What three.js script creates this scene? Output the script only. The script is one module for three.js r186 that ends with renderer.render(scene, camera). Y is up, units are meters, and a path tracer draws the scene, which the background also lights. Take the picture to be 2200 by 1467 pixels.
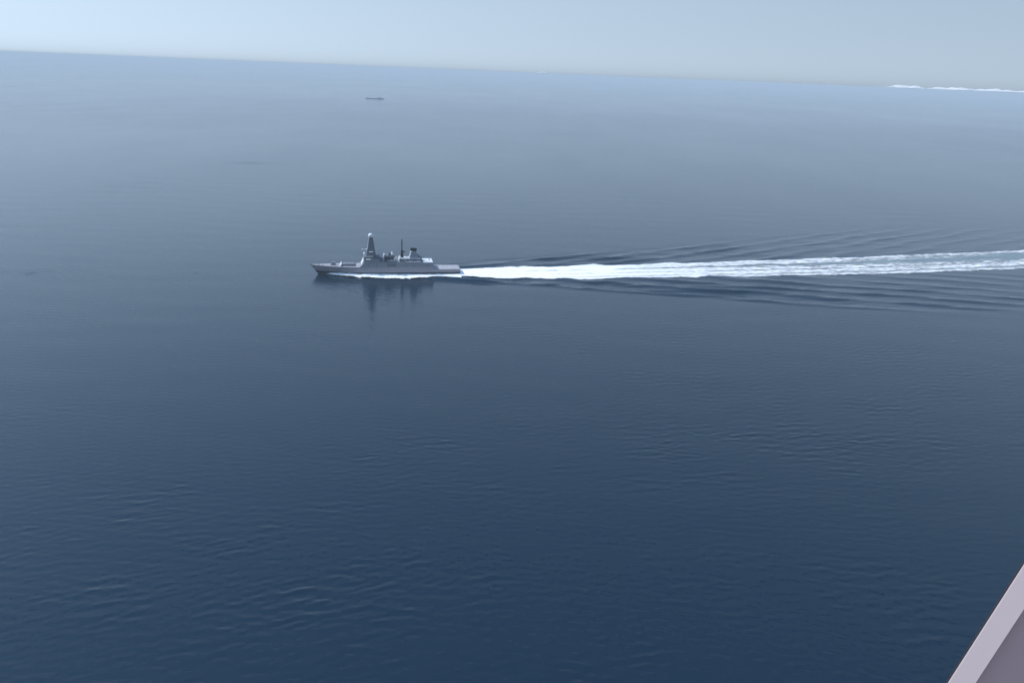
import * as THREE from 'three';
import { mergeGeometries } from 'three/addons/utils/BufferGeometryUtils.js';

// ---------------------------------------------------------------- camera, sky, sun, exposure
const R = THREE.MathUtils.degToRad;
const scene = new THREE.Scene();
const camera = new THREE.PerspectiveCamera(46.04, 1024 / 682, 0.05, 250000);
camera.position.set(0, 204, 0);                       // an aircraft 204 m above the sea
camera.rotation.order = 'YXZ';
camera.rotation.set(R(-18.53), 0, R(2.343));
scene.add(camera);

const SUN_AZ = R(80), SUN_EL = R(47);                 // to the left of the view, high
const sunDir = new THREE.Vector3(-Math.sin(SUN_AZ) * Math.cos(SUN_EL), Math.sin(SUN_EL), -Math.cos(SUN_AZ) * Math.cos(SUN_EL));
const sun = new THREE.DirectionalLight(new THREE.Color().setRGB(1, 0.95, 0.88), 3.9);
sun.position.copy(sunDir).multiplyScalar(2000).add(new THREE.Vector3(-130, 0, -815));
sun.target.position.set(-130, 0, -815);
sun.castShadow = true;
sun.shadow.mapSize.set(2048, 2048);
Object.assign(sun.shadow.camera, { left: -250, right: 250, top: 250, bottom: -250, near: 500, far: 4000 });
scene.add(sun, sun.target);

{ // a hazy clear sky: pale at the horizon, deeper overhead, brighter towards the sun
  const W = 2048, H = 1024, d = new Float32Array(W * H * 4);
  const zen = [0.022, 0.137, 0.36], hor = [0.415, 0.515, 0.618], glow = [1.0, 1.0, 0.98];
  for (let j = 0; j < H; j++) {
    const el = ((j + 0.5) / H - 0.5) * Math.PI, sy = Math.sin(el), cy = Math.cos(el);
    const k = Math.exp(-1.7 * Math.max(0, sy)), band = 1 - 0.21 * Math.exp(-Math.max(0, el) / R(0.45)); // the lowest air is the murkiest
    for (let i = 0; i < W; i++) {
      const a = ((i + 0.5) / W - 0.5) * 2 * Math.PI;
      const dot = cy * Math.cos(a) * sunDir.x + sy * sunDir.y + cy * Math.sin(a) * sunDir.z;
      const g = 6.2 * Math.exp(-2.1 * Math.acos(Math.max(-1, Math.min(1, dot))));
      const o = 4 * (j * W + i);
      for (let c = 0; c < 3; c++) d[o + c] = (zen[c] + (hor[c] - zen[c]) * k) * (1 + g * glow[c]) * band;
      d[o + 3] = 1;
    }
  }
  const t = new THREE.DataTexture(d, W, H, THREE.RGBAFormat, THREE.FloatType);
  t.mapping = THREE.EquirectangularReflectionMapping;
  t.magFilter = t.minFilter = THREE.LinearFilter;
  t.needsUpdate = true;
  scene.background = t; scene.environment = t;
}
const renderer = new THREE.WebGLRenderer({ antialias: true });
renderer.setSize(1024, 682);
renderer.toneMapping = THREE.LinearToneMapping;
renderer.toneMappingExposure = 1;
renderer.shadowMap.enabled = true;
scene.fog = new THREE.FogExp2(new THREE.Color().setRGB(0.80, 0.915, 1.0), 0.0001);

// ---------------------------------------------------------------- helpers
function rng(seed) { let s = seed >>> 0; return () => { s = (s + 0x6D2B79F5) | 0; let t = Math.imul(s ^ (s >>> 15), 1 | s); t = (t + Math.imul(t ^ (t >>> 7), 61 | t)) ^ t; return ((t ^ (t >>> 14)) >>> 0) / 4294967296; }; }
function hash(x, y, s) { let h = Math.imul(x, 374761393) + Math.imul(y, 668265263) + Math.imul(s, 2147483647 - 58); h = Math.imul(h ^ (h >>> 13), 1274126177); return ((h ^ (h >>> 16)) >>> 0) / 4294967296; }
function vnoise(x, y, s) {
  const xi = Math.floor(x), yi = Math.floor(y), fx = x - xi, fy = y - yi, u = fx * fx * (3 - 2 * fx), v = fy * fy * (3 - 2 * fy);
  const a = hash(xi, yi, s), b = hash(xi + 1, yi, s), c = hash(xi, yi + 1, s), e = hash(xi + 1, yi + 1, s);
  return a + (b - a) * u + (c - a) * v + (a - b - c + e) * u * v;
}
function fbm(x, y, s, n = 4) { let v = 0, a = 0.5, t = 0; for (let i = 0; i < n; i++) { v += a * vnoise(x, y, s + i); t += a; a *= 0.5; x = x * 2.03 + 17.3; y = y * 2.03 + 9.1; } return v / t; }
const sm = (a, b, x) => { const t = Math.max(0, Math.min(1, (x - a) / (b - a))); return t * t * (3 - 2 * t); };
const lerp = (a, b, t) => a + (b - a) * t;
function curve(pts, x) { // smooth piecewise interpolation through [x, y] pairs
  if (x <= pts[0][0]) return pts[0][1];
  for (let i = 1; i < pts.length; i++) if (x <= pts[i][0]) { const t = (x - pts[i - 1][0]) / (pts[i][0] - pts[i - 1][0]); return lerp(pts[i - 1][1], pts[i][1], t); }
  return pts[pts.length - 1][1];
}
function tag(o, label, category, kind) { o.userData.label = label; if (category) o.userData.category = category; if (kind) o.userData.kind = kind; return o; }
function mesh(name, geo, mat, parent) { const m = new THREE.Mesh(geo, mat); m.name = name; m.castShadow = m.receiveShadow = true; parent.add(m); return m; }
function gridGeo(nu, nv, f) { // f(i, j) -> [x, y, z, u, v]
  const p = new Float32Array(nu * nv * 3), uv = new Float32Array(nu * nv * 2), idx = new Uint32Array((nu - 1) * (nv - 1) * 6);
  let k = 0;
  for (let j = 0; j < nv; j++) for (let i = 0; i < nu; i++) { const r = f(i, j), n = j * nu + i; p.set(r.slice(0, 3), n * 3); uv[2 * n] = r[3] ?? 0; uv[2 * n + 1] = r[4] ?? 0; }
  for (let j = 0; j < nv - 1; j++) for (let i = 0; i < nu - 1; i++) { const a = j * nu + i, b = a + 1, c = a + nu, d = c + 1; idx.set([a, c, b, b, c, d], k); k += 6; }
  const g = new THREE.BufferGeometry();
  g.setAttribute('position', new THREE.BufferAttribute(p, 3)); g.setAttribute('uv', new THREE.BufferAttribute(uv, 2)); g.setIndex(new THREE.BufferAttribute(idx, 1));
  g.computeVertexNormals();
  return g;
}
function dataTex(w, h, fn, srgb, wrap = THREE.ClampToEdgeWrapping) {
  const d = new Uint8Array(w * h * 4);
  for (let j = 0; j < h; j++) for (let i = 0; i < w; i++) { const c = fn(i, j); for (let k = 0; k < 4; k++) d[4 * (j * w + i) + k] = Math.max(0, Math.min(255, Math.round(255 * (c[k] ?? 1)))); }
  const t = new THREE.DataTexture(d, w, h, THREE.RGBAFormat);
  t.magFilter = THREE.LinearFilter; t.minFilter = THREE.LinearMipmapLinearFilter; t.generateMipmaps = true; t.wrapS = t.wrapT = wrap;
  if (srgb) t.colorSpace = THREE.SRGBColorSpace;
  t.needsUpdate = true; return t;
}

// ---------------------------------------------------------------- where the ship lies (its own axes: x aft, z to the near side)
const SHIP = new THREE.Vector3(-134.4, 0, -814.5), YAW = R(11.66), cY = Math.cos(YAW), sY = Math.sin(YAW);
const toShip = (x, z) => { const dx = x - SHIP.x, dz = z - SHIP.z; return [dx * cY - dz * sY, dx * sY + dz * cY]; };
const wakeNear = (s) => curve([[60, 12], [74, 17], [120, 28], [191, 36], [302, 32], [465, 30], [574, 26], [768, 8], [1000, -22], [1250, -70]], s);
const wakeFar = (s) => curve([[60, -12], [74, -15], [120, -23], [204, -31], [376, -47], [561, -68], [866, -110], [1050, -141], [1250, -172]], s);

// ---------------------------------------------------------------- sea
const rand = rng(77);
const comps = [];
for (let i = 0; i < 46; i++) {
  const L = 3.2 * Math.pow(2.9, rand()), th = (rand() + rand() + rand() - 1.5) * 0.85 + 0.05;
  comps.push([Math.sin(th) * 2 * Math.PI / L, Math.cos(th) * 2 * Math.PI / L, rand() * 6.283, 0.0052 * Math.pow(L, 0.9), L]);
}
const swell = [];
for (let i = 0; i < 10; i++) { const L = 28 + 50 * rand(), th = -0.5 + rand() * 0.9; swell.push([Math.sin(th) * 6.283 / L, Math.cos(th) * 6.283 / L, rand() * 6.283, 0.00034 * L]); }
// patches of wind ripples: x, z, radius x, radius z, strength
const paws = [[-82, -280, 75, 38, 1.5], [-150, -262, 60, 30, 1.0], [-20, -275, 45, 26, 1.2], [-113, -318, 40, 18, 0.7], [117, -533, 55, 60, 1.0], [204, -640, 70, 60, 0.75], [196, -477, 50, 45, 1.0], [338, -578, 90, 70, 1.1],
  [270, -440, 70, 50, 0.9], [133, -430, 40, 30, 0.6], [34, -543, 35, 40, 0.6], [-391, -679, 70, 60, 1.1], [-237, -672, 40, 45, 0.9], [-160, -620, 28, 60, 0.9], [-325, -796, 60, 50, 0.8], [-367, -600, 40, 30, 0.8], [430, -700, 70, 60, 0.8]];
function ripple(x, z) {
  let a = 0;
  for (const [px, pz, rx, rz, s] of paws) { const q = ((x - px) / rx) ** 2 + ((z - pz) / rz) ** 2; if (q < 6) a += s * Math.exp(-q); }
  const n = sm(0.42, 0.75, fbm(x / 42, z / 30, 11, 3));
  return 0.12 + 0.75 * sm(0.38, 0.75, fbm(x / 150 + 3, z / 110, 5, 3)) * (0.25 + n) + a * (0.15 + 0.75 * n);
}
function kelvin(S, T) {
  const near = T > 0, aT = Math.abs(T), edge = near ? Math.max(14, wakeNear(S)) : Math.max(14, -wakeFar(S));
  if (S < -90) return 0;
  const tanA = near ? 0.345 : lerp(0.36, 0.46, sm(100, 900, S));
  const ph = (S - (near ? 2 : -6) - aT / tanA) / (near ? 92 : 78);
  if (ph < -0.9) return 0;
  const wob = 0.55 * (fbm(S / 130, T / 34, 31, 3) - 0.5) + 0.16 * (fbm(S / 30, T / 12, 33, 2) - 0.5);
  const c = Math.cos(2 * Math.PI * (ph + wob)), sharp = 0.75 * c + 0.25 * Math.cos(4 * Math.PI * (ph + wob));
  const on = sm(-0.75, -0.15, ph) * Math.exp(-Math.max(0, ph) / (near ? 3.2 : 6)) * (1 - sm(0.27, 0.37, aT / Math.max(20, S + 25)) * sm(40, 90, aT));
  const along = sm(10, 26, aT) * (near ? (1 - sm(105, 210, aT)) : (1 - sm(170, 330, aT))) * sm(-40, 60, S);
  const brk = 0.15 + 1.5 * sm(0.22, 0.75, fbm(S / 70, T / 16, 47, 3));
  return (near ? 1.8 : 1.15) * sharp * on * along * brk * lerp(1, 0.65, sm(300, 900, S));
}
function seaHeight(x, z) {
  const fade = sm(-1560, -1380, z) * (1 - sm(-215, -170, z)) * sm(-860, -740, x) * (1 - sm(1000, 1130, x));
  if (fade <= 0) return 0;
  let h = 0, w = 0;
  const a = ripple(x, z);
  for (const [kx, kz, p, A] of comps) h += A * Math.cos(kx * x + kz * z + p);
  for (const [kx, kz, p, A] of swell) w += A * Math.cos(kx * x + kz * z + p);
  const [S, T] = toShip(x, z);
  let k = 0;
  if (S > -90 && S < 1350 && Math.abs(T) < 340) k = kelvin(S, T);
  return fade * (h * a * 0.58 + w * 0.7 + k);
}
const sheetPad = [4, 9, 18, 36, 70, 140, 280, 560, 1100, 2200, 4400, 8800, 17600, 35000, 60000, 90000];
function axis(segs, lo, hi) { // dense lines lo..hi with given steps, then stretched to the horizon on both sides
  const a = [];
  for (const [from, to, step] of segs) { const n = Math.round((to - from) / step); for (let i = 0; i < n; i++) a.push(from + (to - from) * i / n); }
  a.push(segs[segs.length - 1][1]);
  return [...sheetPad.map((p) => lo - p).reverse(), ...a, ...sheetPad.map((p) => hi + p)];
}
const xs = axis([[-880, -480, 2.6], [-480, 560, 1.6], [560, 1150, 2.6]], -880, 1150), zs = axis([[-1570, -1000, 2.6], [-1000, -450, 1.5], [-450, -160, 1.0]], -1570, -160);
const SEA = 24000; // the wind map covers 24 km
const seaGeo = gridGeo(xs.length, zs.length, (i, j) => [xs[i], seaHeight(xs[i], zs[j]), zs[j], xs[i] / SEA + 0.5, -zs[j] / SEA + 0.15]);
const windMap = dataTex(2048, 2048, (i, j) => { // roughness of the surface: calm lanes and wind-roughened patches
  const x = ((i + 0.5) / 2048 - 0.5) * SEA, z = -((j + 0.5) / 2048 - 0.15) * SEA, dist = -z;
  let r = 0.52 + 0.22 * (fbm(x / 700, z / 1500, 3, 3) - 0.5) + 0.14 * (fbm(x / 130, z / 330, 23, 3) - 0.5);
  const lane = 5050 - 0.12 * x + 260 * (fbm(x / 1500, 0.5, 9, 3) - 0.5);
  r += lerp(0.03, -0.08, sm(lane - 700, lane + 700, dist));
  for (const [px, pz, rx, rz, s] of [[-570, -1722, 42, 22, 0.3]]) r += s * Math.exp(-(((x - px) / rx) ** 2) - ((z - pz) / rz) ** 2);
  return [r, r, r, 1];
}, false);
const rippleMap = (() => { // short wind ripples, a 256 m tile made of waves that fit it a whole number of times
  const N = 1024, L = 256, rr = rng(9), w = [], hgt = new Float32Array(N * N);
  while (w.length < 90) { const l = 1.6 * Math.pow(4.2, rr()), th = (rr() + rr() + rr() - 1.5) * 1.1, a = Math.round(Math.sin(th) * L / l), b = Math.round(Math.cos(th) * L / l); if (b) w.push([a * 6.2831853 / N, b * 6.2831853 / N, rr() * 6.283, Math.pow(l, 1.1)]); }
  for (const [a, b, p, A] of w) for (let j = 0; j < N; j++) { // cosines by recurrence along each row
    let c = Math.cos(b * j + p), s = Math.sin(b * j + p); const ca = Math.cos(a), sa = Math.sin(a);
    for (let i = 0; i < N; i++) { hgt[j * N + i] += A * c; const t = c * ca - s * sa; s = s * ca + c * sa; c = t; }
  }
  let m = 0; for (const v of hgt) m = Math.max(m, Math.abs(v));
  const t = dataTex(N, N, (i, j) => { const v = 0.5 + 0.5 * hgt[j * N + i] / m; return [v, v, v, 1]; }, false, THREE.RepeatWrapping);
  t.repeat.set(SEA / L, SEA / L); return t;
})();
const seaMat = new THREE.MeshPhysicalMaterial({ color: new THREE.Color().setRGB(0.001, 0.0135, 0.029), roughness: 0.26, roughnessMap: windMap, bumpMap: rippleMap, bumpScale: 0.19, ior: 1.333, metalness: 0 });
const sea = mesh('sea', seaGeo, seaMat, scene);
tag(sea, 'calm blue sea stretching to the hazy horizon', 'sea', 'structure');

// ---------------------------------------------------------------- foam
const inShip = (s, y, t) => [SHIP.x + s * cY + t * sY, y, SHIP.z - s * sY + t * cY];
const foamBump = dataTex(512, 512, (i, j) => { const v = 0.6 * fbm(i / 16, j / 16, 90, 4) + 0.4 * fbm(i / 5, j / 5, 95, 2); return [v, v, v, 1]; }, false, THREE.MirroredRepeatWrapping);
{
  const S0 = 66, S1 = 1250, W = 2048, H = 256;
  const tex = dataTex(W, H, (i, j) => {
    const S = lerp(S0, S1, (i + 0.5) / W), t = (j + 0.5) / H, wid = wakeNear(S) - wakeFar(S), T = t * wid, a = (S - S0) / 950;
    const wig = 0.05 * (fbm(S / 55, 2.5, 61, 3) - 0.5);
    const line = (c, w) => Math.exp(-(((t - c - wig) / w) ** 2));
    const edgeN = line(0.915, 0.055), edgeF = line(0.075, 0.045), core = line(0.66, 0.14), darkA = line(0.36, 0.028 + 0.10 * a), darkB = line(0.61, 0.02), darkC = line(0.82, 0.035);
    let lv = lerp(1.85, 0.46, sm(0.0, 0.85, a)) + edgeN * lerp(0.5, 1.35, a) + edgeF * lerp(0.4, 1.2, a) + core * lerp(0.2, 0.62, a) - (darkA * 0.9 + darkB * 0.75 + darkC * 0.6) * sm(0.04, 0.35, a) - 0.3 * sm(0.75, 1.25, a);
    const n = fbm(S / 20, T / 2.2, 70, 5), m = fbm(S / 5, T / 2.0, 75, 3);
    lv += (n - 0.5) * lerp(1.0, 1.5, sm(0.05, 0.4, a)) + (m - 0.5) * 0.9 * sm(0.15, 0.5, a);
    // ragged borders
    const rag = 0.035 + 0.07 * fbm(S / 9, t * 2, 80, 3);
    const inside = sm(rag - 0.02, rag + 0.015, t) * sm(rag - 0.02, rag + 0.015, 1 - t) * sm(1.24, 1.0, a + 0.0);
    const foam = sm(0.1, 1.15, lv) * inside;
    const milk = inside * lerp(0.9, 0.52, sm(0.1, 0.9, a)) * (0.8 + 0.8 * (n - 0.5)) * (1 - 0.35 * darkA - 0.2 * darkB);
    const al = Math.max(foam, milk), f = foam / Math.max(al, 1e-3);
    const thin = 1 - sm(0.08, 0.5, a) * (0.22 * sm(0.62, 0.3, m) + 0.16 * sm(0.6, 0.35, n)) - 0.12 * sm(0.05, 0.4, a) * sm(0.55, 0.3, fbm(S / 12, T / 1.3, 83, 3)) - 0.30 * (darkA + darkB + 0.7 * darkC) * sm(0.02, 0.16, a) * sm(0.3, 0.6, fbm(S / 40, t * 3, 85, 2) + 0.2);
    return [lerp(0.66, 0.95 * thin, f), lerp(0.745, 0.955 * thin + 0.004, f), lerp(0.76, 0.96 * thin + 0.006, f), al];
  }, true);
  const nu = 620, nv = 40;
  const g = gridGeo(nu, nv, (i, j) => {
    const u = Math.pow(i / (nu - 1), 1.25), S = lerp(S0, S1, u), t = j / (nv - 1), T = lerp(wakeFar(S), wakeNear(S), t);
    const hump = 1.7 * Math.exp(-(((S - 92) / 34) ** 2)) * Math.exp(-(((t - 0.5) / 0.3) ** 2)) + 0.9 * Math.exp(-(S - 70) / 190) * (Math.exp(-(((t - 0.1) / 0.1) ** 2)) + Math.exp(-(((t - 0.9) / 0.1) ** 2)));
    const edge = Math.sin(Math.PI * t) ** 0.5, p = inShip(S, 0, T);
    const y = seaHeight(p[0], p[2]) + 0.10 + edge * (hump + 0.35 * Math.exp(-(S - 66) / 500)) + edge * (fbm(S / 4, T / 2.2, 101, 3) - 0.45) * lerp(1.5, 0.25, sm(70, 700, S));
    return [p[0], Math.max(y, seaHeight(p[0], p[2]) + 0.06), p[2], (S - S0) / (S1 - S0), t];
  });
  const m = new THREE.MeshStandardMaterial({ map: tex, roughness: 0.8, transparent: true });
  tag(mesh('wake_foam', g, m, scene), 'long white churned foam wake trailing behind the destroyer', 'wake', 'stuff');
}
// hull half-breadths are needed by the bow wave too; u runs 0 at the stem to 1 at the transom
const LEN = 152;
const bWater = (u) => 9.8 * (1 - Math.pow(1 - Math.min(1, u / 0.42), 2)) * (1 - 0.1 * sm(0.7, 1, u));
const bKnuckle = (u) => 10.6 * (1 - Math.pow(1 - Math.min(1, u / 0.36), 2.2)) * (1 - 0.08 * sm(0.7, 1, u));
const stem = (y) => 8.2 * Math.pow(Math.max(0, Math.min(1, 1 - y / 10)), 0.85);
{
  const tex = dataTex(1024, 64, (i, j) => {
    const X = lerp(14, 153, (i + 0.5) / 1024), t = (j + 0.5) / 64;
    const rag = 0.78 + 0.34 * (fbm(X / 7, 0.5, 120, 3) - 0.5) + 0.2 * (fbm(X / 2.2, t * 3, 122, 2) - 0.5);
    const a = sm(rag + 0.1, rag - 0.08, t) * sm(14.5, 21, X + 4 * fbm(X / 2, t * 4, 125, 2));
    return [0.95, 0.955, 0.96, a];
  }, true);
  const m = new THREE.MeshStandardMaterial({ map: tex, roughness: 0.8, transparent: true });
  for (const side of [1, -1]) {
    const g = gridGeo(200, 14, (i, j) => {
      const X = lerp(14, 153, i / 199), S = X - 76, t = j / 13;
      const b = bWater(Math.max(0, (X - 8) / (LEN - 8))) - 0.5;
      const w = curve([[14, 0.6], [22, 3], [35, 7], [55, 12], [75, 15], [90, 18.5], [105, 16], [120, 13], [138, 13], [153, 17]], X) + 0.5;
      const h0 = curve([[14, 0.4], [20, 2.8], [30, 3.0], [50, 2.3], [80, 1.9], [110, 1.5], [153, 1.4]], X);
      const p = inShip(S, 0, side * (b + w * t)), base = seaHeight(p[0], p[2]);
      const y = base + 0.1 + h0 * (1 - t) ** 0.8 * (0.8 + 0.5 * fbm(X / 5, t * 2, 130, 2)) + 0.5 * Math.exp(-(((t - 0.75) / 0.18) ** 2)) * fbm(X / 4, 1, 133, 2);
      return [p[0], y, p[2], (X - 14) / 139, t];
    });
    const o = mesh(side > 0 ? 'bow_wave' : 'bow_wave_001', g, m, scene);
    tag(o, side > 0 ? 'white band of foam along the near waterline of the destroyer' : 'white band of foam along the hidden far waterline of the destroyer', 'foam', 'stuff');
  }
}

// ---------------------------------------------------------------- the destroyer
const paintTex = dataTex(256, 256, (i, j) => { const v = 0.90 + 0.14 * (fbm(i / 20, j / 60, 140, 4) - 0.5) + 0.1 * (fbm(i / 5, j / 90, 145, 2) - 0.5); return [v, v, v, 1]; }, false, THREE.MirroredRepeatWrapping);
const paint = (r, g, b, rough = 0.55, tex = true) => new THREE.MeshStandardMaterial({ color: new THREE.Color().setRGB(r, g, b), roughness: rough, map: tex ? paintTex : null });
const M = {
  hull: paint(0.295, 0.275, 0.30), grey: paint(0.225, 0.23, 0.25), deck: paint(0.34, 0.335, 0.36, 0.8), roof: paint(0.13, 0.14, 0.155, 0.8), pale: paint(0.62, 0.63, 0.66), boot: paint(0.02, 0.02, 0.026),
  black: paint(0.006, 0.007, 0.011, 0.9), white: paint(0.78, 0.79, 0.80, 0.4), glass: new THREE.MeshStandardMaterial({ color: new THREE.Color().setRGB(0.02, 0.03, 0.04), roughness: 0.12 }), mast: paint(0.13, 0.14, 0.165), orange: paint(0.45, 0.45, 0.44),  // mast is the ship grey darkened, near-side shade put into the colour
};
M.boot.side = M.hull.side = THREE.DoubleSide;
const ship = new THREE.Group(); ship.name = 'destroyer'; scene.add(ship);
ship.position.copy(SHIP); ship.rotation.y = YAW; ship.scale.setScalar(1.012);
tag(ship, 'grey naval destroyer with tall tapered mast under way on the calm sea', 'warship');
const P = (X) => X - 76;
const hk = (X) => curve([[0, 8.3], [20, 7.2], [45, 6.4], [152, 6.3]], X);
const hd = (X) => X > 124 ? hk(X) + 0.02 : curve([[0, 10.1], [25, 9.4], [50, 9.0], [124, 9.0]], X);
function hullPoint(u, q) { // q: -1 keel .. 0 waterline .. 1 knuckle .. 2 deck edge
  const X0 = u * LEN, k = hk(X0), d = hd(X0);
  const y = q < 0 ? 4 * q : q <= 1 ? k * q : k + (d - k) * (q - 1);
  const X = stem(Math.max(y, 0)) * (1 - u) + LEN * u + (y < 0 ? -2 * y * 0.3 * (1 - u) : 0);
  let b;
  if (q < 0) b = bWater(u) * (1 - 0.45 * q * q); else if (q <= 1) b = lerp(bWater(u), bKnuckle(u), Math.pow(q, 1.35)); else b = Math.max(0, bKnuckle(u) - 0.17 * (y - k) * sm(0.05, 0.3, u));
  return [P(X), y, b];
}
const US = []; for (let i = 0; i <= 90; i++) { const t = i / 90; US.push(t < 0.35 ? t * t / 0.35 * 0.6 + t * 0.4 : t); }
US.push(123.9 / 152, 124.1 / 152); US.sort((a, b) => a - b);
function hullSide(qs, side, lift = 0) { return gridGeo(US.length, qs.length, (i, j) => { const [x, y, z] = hullPoint(US[i], qs[j]); return [x, y, side * (z + lift), x / 12, y / 12]; }); }
const qh = [-1, -0.5, 0, 0.08, 0.16, 0.3, 0.45, 0.6, 0.75, 0.9, 1], qt = [1, 1.5, 2];
mesh('hull', mergeGeometries([hullSide(qh, 1), hullSide(qh, -1), hullSide(qt, 1), hullSide(qt, -1),
  gridGeo(2, qh.length, (i, j) => { const [x, y, z] = hullPoint(1, qh[j]); return [x, y, i ? z : -z, z / 12, y / 12]; })]), M.hull, ship);
mesh('boot_topping', mergeGeometries([hullSide([-0.02, 0.2, 0.52], 1, 0.04), hullSide([-0.02, 0.2, 0.52], -1, 0.04)]), M.boot, ship);
function deckStrip(name, X0, X1, mat, drop) {
  return mesh(name, gridGeo(40, 5, (i, j) => { const X = lerp(X0, X1, i / 39), [, y, z] = hullPoint(X / LEN, 2); return [P(X), y - drop, lerp(-z, z, j / 4), X / 12, j]; }), mat, ship);
}
deckStrip('foredeck', 0.6, 52, M.deck, 0.12);
deckStrip('flight_deck', 124.05, 151.95, M.deck, -0.03);
// flight deck markings: a landing circle and a centre line
{
  const ring = new THREE.RingGeometry(5.2, 5.6, 40).rotateX(-Math.PI / 2).translate(P(137), 6.39, 0);
  mesh('landing_circle', ring, M.white, ship);
  mesh('deck_line', new THREE.BoxGeometry(25, 0.02, 0.4).translate(P(138), 6.40, 0), M.white, ship);
}
// a block with its own bottom and top outlines: [x0, x1, half width] at y0 and at y1
function block(a, y0, b, y1) {
  const v = [[a[0], y0, -a[2]], [a[1], y0, -a[2]], [a[1], y0, a[2]], [a[0], y0, a[2]], [b[0], y1, -b[2]], [b[1], y1, -b[2]], [b[1], y1, b[2]], [b[0], y1, b[2]]].map(([X, y, z]) => [P(X), y, z]);
  const f = [[3, 2, 6, 7], [1, 0, 4, 5], [0, 3, 7, 4], [2, 1, 5, 6], [7, 6, 5, 4], [0, 1, 2, 3]];
  const p = [], uv = [];
  for (const [i, j, k, l] of f) for (const n of [i, j, k, i, k, l]) { p.push(...v[n]); uv.push((v[n][0] + v[n][2]) / 12, v[n][1] / 12); }
  const g = new THREE.BufferGeometry();
  g.setAttribute('position', new THREE.Float32BufferAttribute(p, 3)); g.setAttribute('uv', new THREE.Float32BufferAttribute(uv, 2)); g.computeVertexNormals();
  return g;
}
const box = (X0, X1, y0, y1, z0, z1) => new THREE.BoxGeometry(X1 - X0, y1 - y0, z1 - z0).translate(P((X0 + X1) / 2), (y0 + y1) / 2, (z0 + z1) / 2);
const cyl = (r0, r1, h, X, y, z, n = 16) => new THREE.CylinderGeometry(r1, r0, h, n).translate(P(X), y + h / 2, z);
const bar = (a, b, r, n = 8) => { // a rod between two points [X, y, z]
  const A = new THREE.Vector3(P(a[0]), a[1], a[2]), B = new THREE.Vector3(P(b[0]), b[1], b[2]), d = B.clone().sub(A);
  return new THREE.CylinderGeometry(r, r, d.length(), n).applyQuaternion(new THREE.Quaternion().setFromUnitVectors(new THREE.Vector3(0, 1, 0), d.clone().normalize())).translate((A.x + B.x) / 2, (A.y + B.y) / 2, (A.z + B.z) / 2);
};
const dome = (r, X, y, z) => new THREE.SphereGeometry(r, 24, 16).translate(P(X), y, z);

// flush main superstructure and hangar
const sup = mesh('superstructure', block([49.5, 124.02, 10.14], 8.96, [54.5, 123.7, 9.35], 13.5), M.grey, ship);
mesh('roof_deck', box(55, 113.6, 13.45, 13.56, -9.2, 9.2), M.roof, sup);
mesh('hangar_roof', box(113.8, 123.6, 13.45, 13.62, -9.2, 9.2), M.white, sup);
mesh('hangar_door', box(124.0, 124.16, 6.6, 12.2, -5.2, 1.6), M.pale, sup);
for (const X of [58, 66, 96, 104, 118]) mesh('side_door', box(X, X + 0.9, 9.5, 11.4, 9.72, 10.06), M.mast, sup);
mesh('boat_bay', block([77, 86.5, 10.12], 9.3, [77.3, 86.2, 9.66], 12.6), M.roof, sup);
// bow works
const gun = mesh('gun_turret', mergeGeometries([block([20.6, 26.0, 2.0], 9.3, [22.0, 25.4, 1.5], 12.6), cyl(2.5, 2.5, 0.5, 23.4, 9.2, 0, 20).toNonIndexed()]), M.grey, ship);
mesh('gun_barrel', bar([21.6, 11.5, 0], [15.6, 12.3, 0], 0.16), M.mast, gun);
mesh('breakwater', block([30.0, 31.2, 6.6], 9.1, [31.0, 31.6, 6.2], 11.2), M.white, ship);  // white here paints sunlight onto the forward face
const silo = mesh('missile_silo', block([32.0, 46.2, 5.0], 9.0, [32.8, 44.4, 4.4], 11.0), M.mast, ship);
for (let i = 0; i < 6; i++) for (let j = 0; j < 2; j++) mesh('silo_hatch', box(33.6 + i * 1.75, 35.0 + i * 1.75, 11.0, 11.16, j ? 0.4 : -3.6, j ? 3.6 : -0.4), M.grey, silo);
for (const [X, z] of [[9, 1.2], [9, -1.2]]) mesh('capstan', cyl(0.5, 0.35, 0.9, X, 9.7, z), M.mast, ship);
for (const z of [2.0, -2.0]) mesh('bollard', cyl(0.3, 0.3, 0.7, 13, 9.6, z), M.mast, ship);
mesh('jackstaff', bar([0.8, 9.9, 0], [0.4, 13.2, 0], 0.07), M.mast, ship);
// bridge
const bridge = mesh('bridge', mergeGeometries([block([53.8, 70, 8.7], 13.5, [55.0, 69.4, 8.1], 16.4), block([53.4, 64, 8.4], 16.4, [54.6, 63.4, 7.8], 19.4)]), M.grey, ship);
mesh('bridge_front_painted_sun', block([50.6, 53.6, 8.2], 9.0, [53.6, 54.7, 7.6], 16.2), M.white, bridge);  // white slab, painted sunlight on the sloping front
for (let i = 0; i < 9; i++) mesh('bridge_window', new THREE.BoxGeometry(0.1, 1.1, 1.35).rotateZ(-0.38).translate(P(54.02), 18.1, -6.4 + i * 1.6), M.glass, bridge);
for (let i = 0; i < 5; i++) mesh('bridge_window', new THREE.BoxGeometry(1.3, 1.1, 0.1).rotateX(-0.2).translate(P(55.6 + i * 1.6), 18.1, 8.12), M.glass, bridge);
for (const z of [8.9, -8.9]) mesh('bridge_wing', box(56, 60.5, 16.2, 17.4, z - 1.0, z + 1.0), M.pale, bridge);
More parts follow.
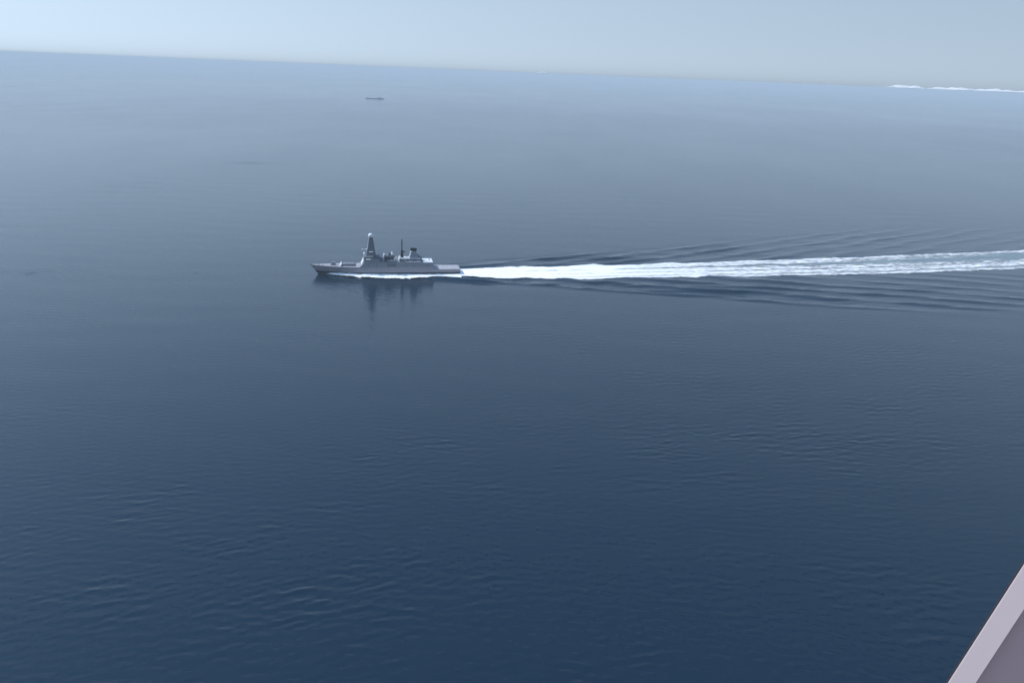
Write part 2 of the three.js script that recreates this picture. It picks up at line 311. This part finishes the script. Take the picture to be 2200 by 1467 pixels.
// foremast: an eight-sided tapered tower
function tower(pts, n = 8) { // rings [X, y, half x, half z]
  const rings = pts.map(([X, y, hx, hz]) => Array.from({ length: n + 1 }, (_, i) => { const a = (i + 0.5) / n * 2 * Math.PI, c = 1 / Math.cos(Math.PI / n); return [P(X) + Math.cos(a) * hx * c, y, Math.sin(a) * hz * c]; }));
  const g = gridGeo(n + 1, rings.length, (i, j) => [...rings[j][i], i / 4, rings[j][i][1] / 12]);
  const t = g.toNonIndexed(); t.computeVertexNormals();
  const top = new THREE.CircleGeometry(1, n, Math.PI / n).rotateX(-Math.PI / 2), [X, y, hx, hz] = pts[pts.length - 1];
  top.scale(hx / Math.cos(Math.PI / n), 1, hz / Math.cos(Math.PI / n)).translate(P(X), y, 0);
  return mergeGeometries([t, top.toNonIndexed()]);
}
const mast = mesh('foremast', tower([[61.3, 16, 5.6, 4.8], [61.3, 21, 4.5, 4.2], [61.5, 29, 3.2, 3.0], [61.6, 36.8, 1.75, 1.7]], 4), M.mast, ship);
mesh('mast_front_painted_sun', block([55.9, 56.5, 1.9], 16.5, [59.3, 59.7, 0.9], 37.0), M.white, mast);  // added white plate, sun on the forward face put into its colour
mesh('radar_collar', cyl(1.9, 2.1, 0.6, 61.5, 36.7, 0, 20), M.mast, mast);
mesh('radar_dome', dome(2.55, 61.3, 39.3, 0), M.white, mast);
mesh('mast_antenna', bar([61.3, 41.4, 0], [61.3, 43.6, 0], 0.14), M.mast, mast);
mesh('mast_spur', block([52.4, 58, 1.1], 24.6, [52.2, 58, 1.1], 25.7), M.white, mast);
mesh('spur_antenna', box(52.6, 56.2, 26.0, 26.5, -0.5, 0.5), M.mast, mast);
mesh('side_platform', box(59.4, 63.4, 23.3, 23.8, 3.6, 5.6), M.white, mast);
mesh('side_platform', box(59.4, 63.4, 23.3, 23.8, -5.6, -3.6), M.white, mast);
mesh('yardarm', bar([61.5, 31.5, -6.5], [61.5, 31.5, 6.5], 0.16), M.mast, mast);
mesh('sensor_ball', dome(1.0, 54.6, 21.0, 2.5), M.white, bridge);
mesh('sensor_ball', dome(1.0, 54.6, 21.0, -2.5), M.white, bridge);
// midships
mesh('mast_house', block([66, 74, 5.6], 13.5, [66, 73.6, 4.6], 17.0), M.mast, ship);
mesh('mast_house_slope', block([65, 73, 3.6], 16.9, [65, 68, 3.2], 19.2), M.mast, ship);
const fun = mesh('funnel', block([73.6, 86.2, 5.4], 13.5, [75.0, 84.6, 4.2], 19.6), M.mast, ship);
mesh('intake_face_painted_sun', block([72.6, 73.5, 5.2], 14.2, [74.2, 74.9, 4.2], 20.4), M.white, fun);  // white slab that paints in sunlight on the intake face
for (const z of [1.6, -1.6]) mesh('exhaust_stack', cyl(1.0, 0.9, 1.4, 80, 19.5, z), M.black, fun);
mesh('satellite_dome', dome(1.05, 82.6, 20.9, 3.2), M.white, ship);
mesh('satellite_dome', dome(1.05, 82.6, 20.9, -3.2), M.white, ship);
const boat = mesh('ship_boat', mergeGeometries([block([78.6, 85.2, 0.7], 14.2, [77.6, 85.4, 1.2], 15.4), box(81, 83, 15.4, 16.3, -0.6, 0.6).toNonIndexed()]).translate(0, 0, 7.6), M.orange, ship);
mesh('boat_crane', mergeGeometries([bar([84.2, 18.2, 7.8], [89.4, 13.8, 9.0], 0.38), bar([84.4, 13.5, 7.6], [84.4, 18.2, 7.6], 0.4)]), M.white, ship);
mesh('boat_rack', box(78.4, 85.4, 13.5, 14.2, 6.7, 8.5), M.mast, boat);
// aft superstructure
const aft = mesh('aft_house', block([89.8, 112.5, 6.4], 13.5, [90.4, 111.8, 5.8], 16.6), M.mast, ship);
mesh('aft_front_painted_sun', block([88.8, 89.7, 6.4], 13.5, [89.8, 90.3, 5.9], 17.6), M.white, aft);  // white colour stands in for sun on the house front
mesh('aft_house_roof', box(90.6, 111.4, 16.56, 16.7, -5.6, 5.6), M.pale, aft);
const pole = mesh('pole_mast', tower([[92.8, 16.6, 1.35, 1.35], [92.7, 20, 1.3, 1.3], [92.6, 23.6, 1.1, 1.1], [92.6, 24.2, 0.62, 0.62], [92.6, 35.4, 0.5, 0.5]]), M.black, ship);
mesh('pole_platform', box(91.4, 95.6, 22.4, 23.4, -1.2, 1.2), M.black, pole);
mesh('pole_yard', bar([92.6, 27, -4], [92.6, 27, 4], 0.14), M.black, pole);
const rt = mesh('radar_tower', block([100.4, 109.8, 4.4], 16.5, [102.2, 106.8, 2.0], 23.3), M.grey, ship);
mesh('tower_front_painted_sun', block([99.2, 100.2, 3.4], 13.6, [101.4, 102.1, 1.7], 23.2), M.white, rt);  // white plate painting the sunlit front edge of the tower
mesh('long_range_radar', new THREE.BoxGeometry(6.4, 2.9, 1.6, 1, 1, 1).rotateZ(-0.1).rotateY(0.25).translate(P(104.4), 25.1, 0), M.black, rt);
mesh('radar_pivot', cyl(0.9, 0.7, 0.9, 104.4, 23.2, 0), M.black, rt);
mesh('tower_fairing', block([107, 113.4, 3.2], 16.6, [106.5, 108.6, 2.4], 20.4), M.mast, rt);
mesh('satellite_dome', dome(1.0, 120.2, 14.9, 0.4), M.white, ship);
mesh('close_in_gun', mergeGeometries([cyl(1.0, 0.8, 1.4, 87.4, 13.5, -7.4), dome(0.8, 87.4, 15.4, -7.4)]), M.white, ship);
for (let i = 0; i < 8; i++) for (const z of [8.6, -8.6]) mesh('life_raft', new THREE.CylinderGeometry(0.35, 0.35, 1.5, 10).rotateZ(Math.PI / 2).translate(P(97 + i * 1.9), 14.0, z), M.white, ship);
for (const [X, y, z, h] of [[70, 17, 3, 8], [70, 17, -3, 8], [111, 16.6, 4, 7], [98, 16.6, 4.8, 6]]) mesh('whip_antenna', bar([X, y, z], [X + 0.3, y + h, z], 0.08), M.mast, ship);
// smaller fittings
for (const X of [75.5, 78.5, 81.5]) mesh('funnel_louvre', box(X, X + 1.8, 15.2, 18.0, 4.55, 5.15), M.black, fun);
for (const [X, h, z] of [[68.5, 6.5, 2.2], [72, 5, -2], [86.8, 5.5, 3.6], [97.5, 5, -3], [112.6, 4.2, 4.8]]) mesh('aerial_post', mergeGeometries([cyl(0.22, 0.14, h, X, 16.6, z, 8), new THREE.BoxGeometry(0.3, 0.3, 2.4).translate(P(X), 16.6 + h * 0.8, z)]), M.mast, ship);
for (const [X, z] of [[67.5, 7.6], [71.5, 7.6], [94.5, 7.4], [99.5, 7.4], [108, 7.4]]) mesh('deck_locker', box(X, X + 2.2, 13.5, 15.1, z - 0.9, z + 0.9), M.grey, ship);
mesh('navigation_radar', box(55.4, 57.6, 20.6, 21.1, -1.2, 1.2), M.mast, bridge);
mesh('upper_bridge', block([56.4, 66.5, 5.4], 19.4, [57.4, 65.8, 4.6], 21.4), M.mast, bridge);
mesh('decoy_launcher', mergeGeometries([box(70.2, 72.2, 13.5, 14.6, 6.2, 7.0), box(70.4, 72.0, 14.6, 15.6, 6.0, 7.2)]), M.mast, ship);
mesh('ensign_staff', bar([151, 6.3, 0], [152.2, 10.6, 0], 0.08), M.mast, ship);

// ---------------------------------------------------------------- low white clouds far off on the horizon
{
  const cm = new THREE.MeshPhysicalMaterial({ color: new THREE.Color().setRGB(0.85, 0.86, 0.88), roughness: 1, transmission: 0.5, thickness: 0 });
  const D = 14000;
  const spec = [[1.35, 95, 30, 'tiny white cloud on the horizon above the middle of the sea'], [24.3, 300, 30, 'white cloud on the horizon at the left end of the far bank'],
    [26.9, 330, 26, 'white cloud on the horizon in the middle of the far bank'], [29.6, 430, 30, 'longest white cloud of the far bank on the horizon, at the right edge']];
  spec.forEach(([az, w, h, label], n) => {
    const g = new THREE.SphereGeometry(1, 64, 20), p = g.attributes.position;
    for (let k = 0; k < p.count; k++) { // one long flat bank with a lumpy top
      const x = p.getX(k), y = p.getY(k), z = p.getZ(k), lump = n === 0 ? 0.75 : 0.3 + 1.6 * sm(0.3, 0.75, fbm(x * 5 + n * 9, z * 1.5, 200 + n, 3));
      p.setXYZ(k, x * w, y * h * (y > 0 ? 0.75 * lump : 0.3), z * w * 0.25);
    }
    g.computeVertexNormals();
    const o = mesh(n ? `cloud_${String(n).padStart(3, '0')}` : 'cloud', g, cm, scene);
    o.position.set(Math.sin(R(az)) * D, 206, -Math.cos(R(az)) * D); o.rotation.y = -R(az);
    tag(o, label, 'cloud'); o.userData.group = 'clouds on the horizon';
  });
}

// ---------------------------------------------------------------- a low vessel far off
{
  const v = new THREE.Group(); v.name = 'distant_vessel'; scene.add(v);
  v.position.set(-971, 0, -5530); v.rotation.y = R(4);
  tag(v, 'faint low dark vessel far off on the sea above the destroyer', 'vessel');
  const dark = new THREE.MeshStandardMaterial({ color: new THREE.Color().setRGB(0.05, 0.06, 0.08), roughness: 0.7 });
  const sec = [[-62, 0.5, 5.5], [-50, 5, 5], [-20, 8, 4.4], [30, 8, 4.2], [55, 6.5, 4.6], [60, 5.5, 4.6]];
  const side = (sg) => gridGeo(sec.length, 3, (i, j) => [sec[i][0] - (j ? 0 : -4 * (i === 0)), [-1, 1.5, sec[i][2]][j], sg * sec[i][1] * [0.85, 0.95, 1][j]]);
  const top = gridGeo(sec.length, 2, (i, j) => [sec[i][0], sec[i][2], (j ? 1 : -1) * sec[i][1]]), end = gridGeo(2, 2, (i, j) => [60, j ? 4.6 : -1, (i ? 1 : -1) * 5.5]);
  mesh('hull', mergeGeometries([side(1), side(-1), top, end]), dark, v);
  const h = mesh('deckhouse', mergeGeometries([new THREE.BoxGeometry(26, 3, 11).translate(30, 5.8, 0), new THREE.BoxGeometry(12, 2, 9).translate(30, 8.2, 0)]), dark, v);
  mesh('mast', new THREE.CylinderGeometry(0.3, 0.4, 6, 8).translate(30, 12.1, 0), dark, h);
}

// ---------------------------------------------------------------- right-hand edge of the aircraft's window, beside the camera
{
  const w = new THREE.Group(); w.name = 'aircraft_window_frame'; scene.add(w);
  w.position.set(0.5445, 204 - 0.682, -0.8);          // where the edge leaves the bottom of the view
  w.rotation.z = -Math.atan2(0.0519, 0.1713);        // the jamb leans with the fuselage side
  tag(w, 'pale window frame edge and mauve inner panel of the aircraft at the lower right', 'window frame');
  const grainMap = foamBump.clone(); grainMap.repeat.set(6, 6); grainMap.needsUpdate = true; // fine moulded grain
  const trimMat = new THREE.MeshStandardMaterial({ color: new THREE.Color().setRGB(0.66, 0.53, 0.52), roughness: 0.6, bumpMap: grainMap, bumpScale: 0.00006 });
  const panelMat = new THREE.MeshStandardMaterial({ color: new THREE.Color().setRGB(0.82, 0.50, 0.45), roughness: 0.75, bumpMap: grainMap, bumpScale: 0.0001 });
  const rubber = new THREE.MeshStandardMaterial({ color: new THREE.Color().setRGB(0.02, 0.02, 0.025), roughness: 0.7 });
  const prof = (pts, L0, L1) => { const s = new THREE.Shape(pts.map(([x, z]) => new THREE.Vector2(x, -z))); return new THREE.ExtrudeGeometry(s, { depth: L1 - L0, bevelEnabled: false }).rotateX(-Math.PI / 2).translate(0, L0, 0); };
  mesh('window_trim', prof([[0.0085, -0.0075], [0.0093, -0.0068], [0.0285, 0.0048], [0.0295, 0.004], [0.0295, -0.004], [0.0085, -0.010]], -0.6, 1.3), trimMat, w);
  mesh('window_seal', prof([[0.0075, -0.0082], [0.0083, -0.0078], [0.0083, -0.0098], [0.0075, -0.0098]], -0.6, 1.3), rubber, w);
  mesh('wall_panel', prof([[0.0297, -0.004], [0.35, 0.03], [0.9, 0.10], [0.9, 0.06], [0.0297, -0.03]], -0.6, 1.3), panelMat, w);
}
renderer.render(scene, camera);
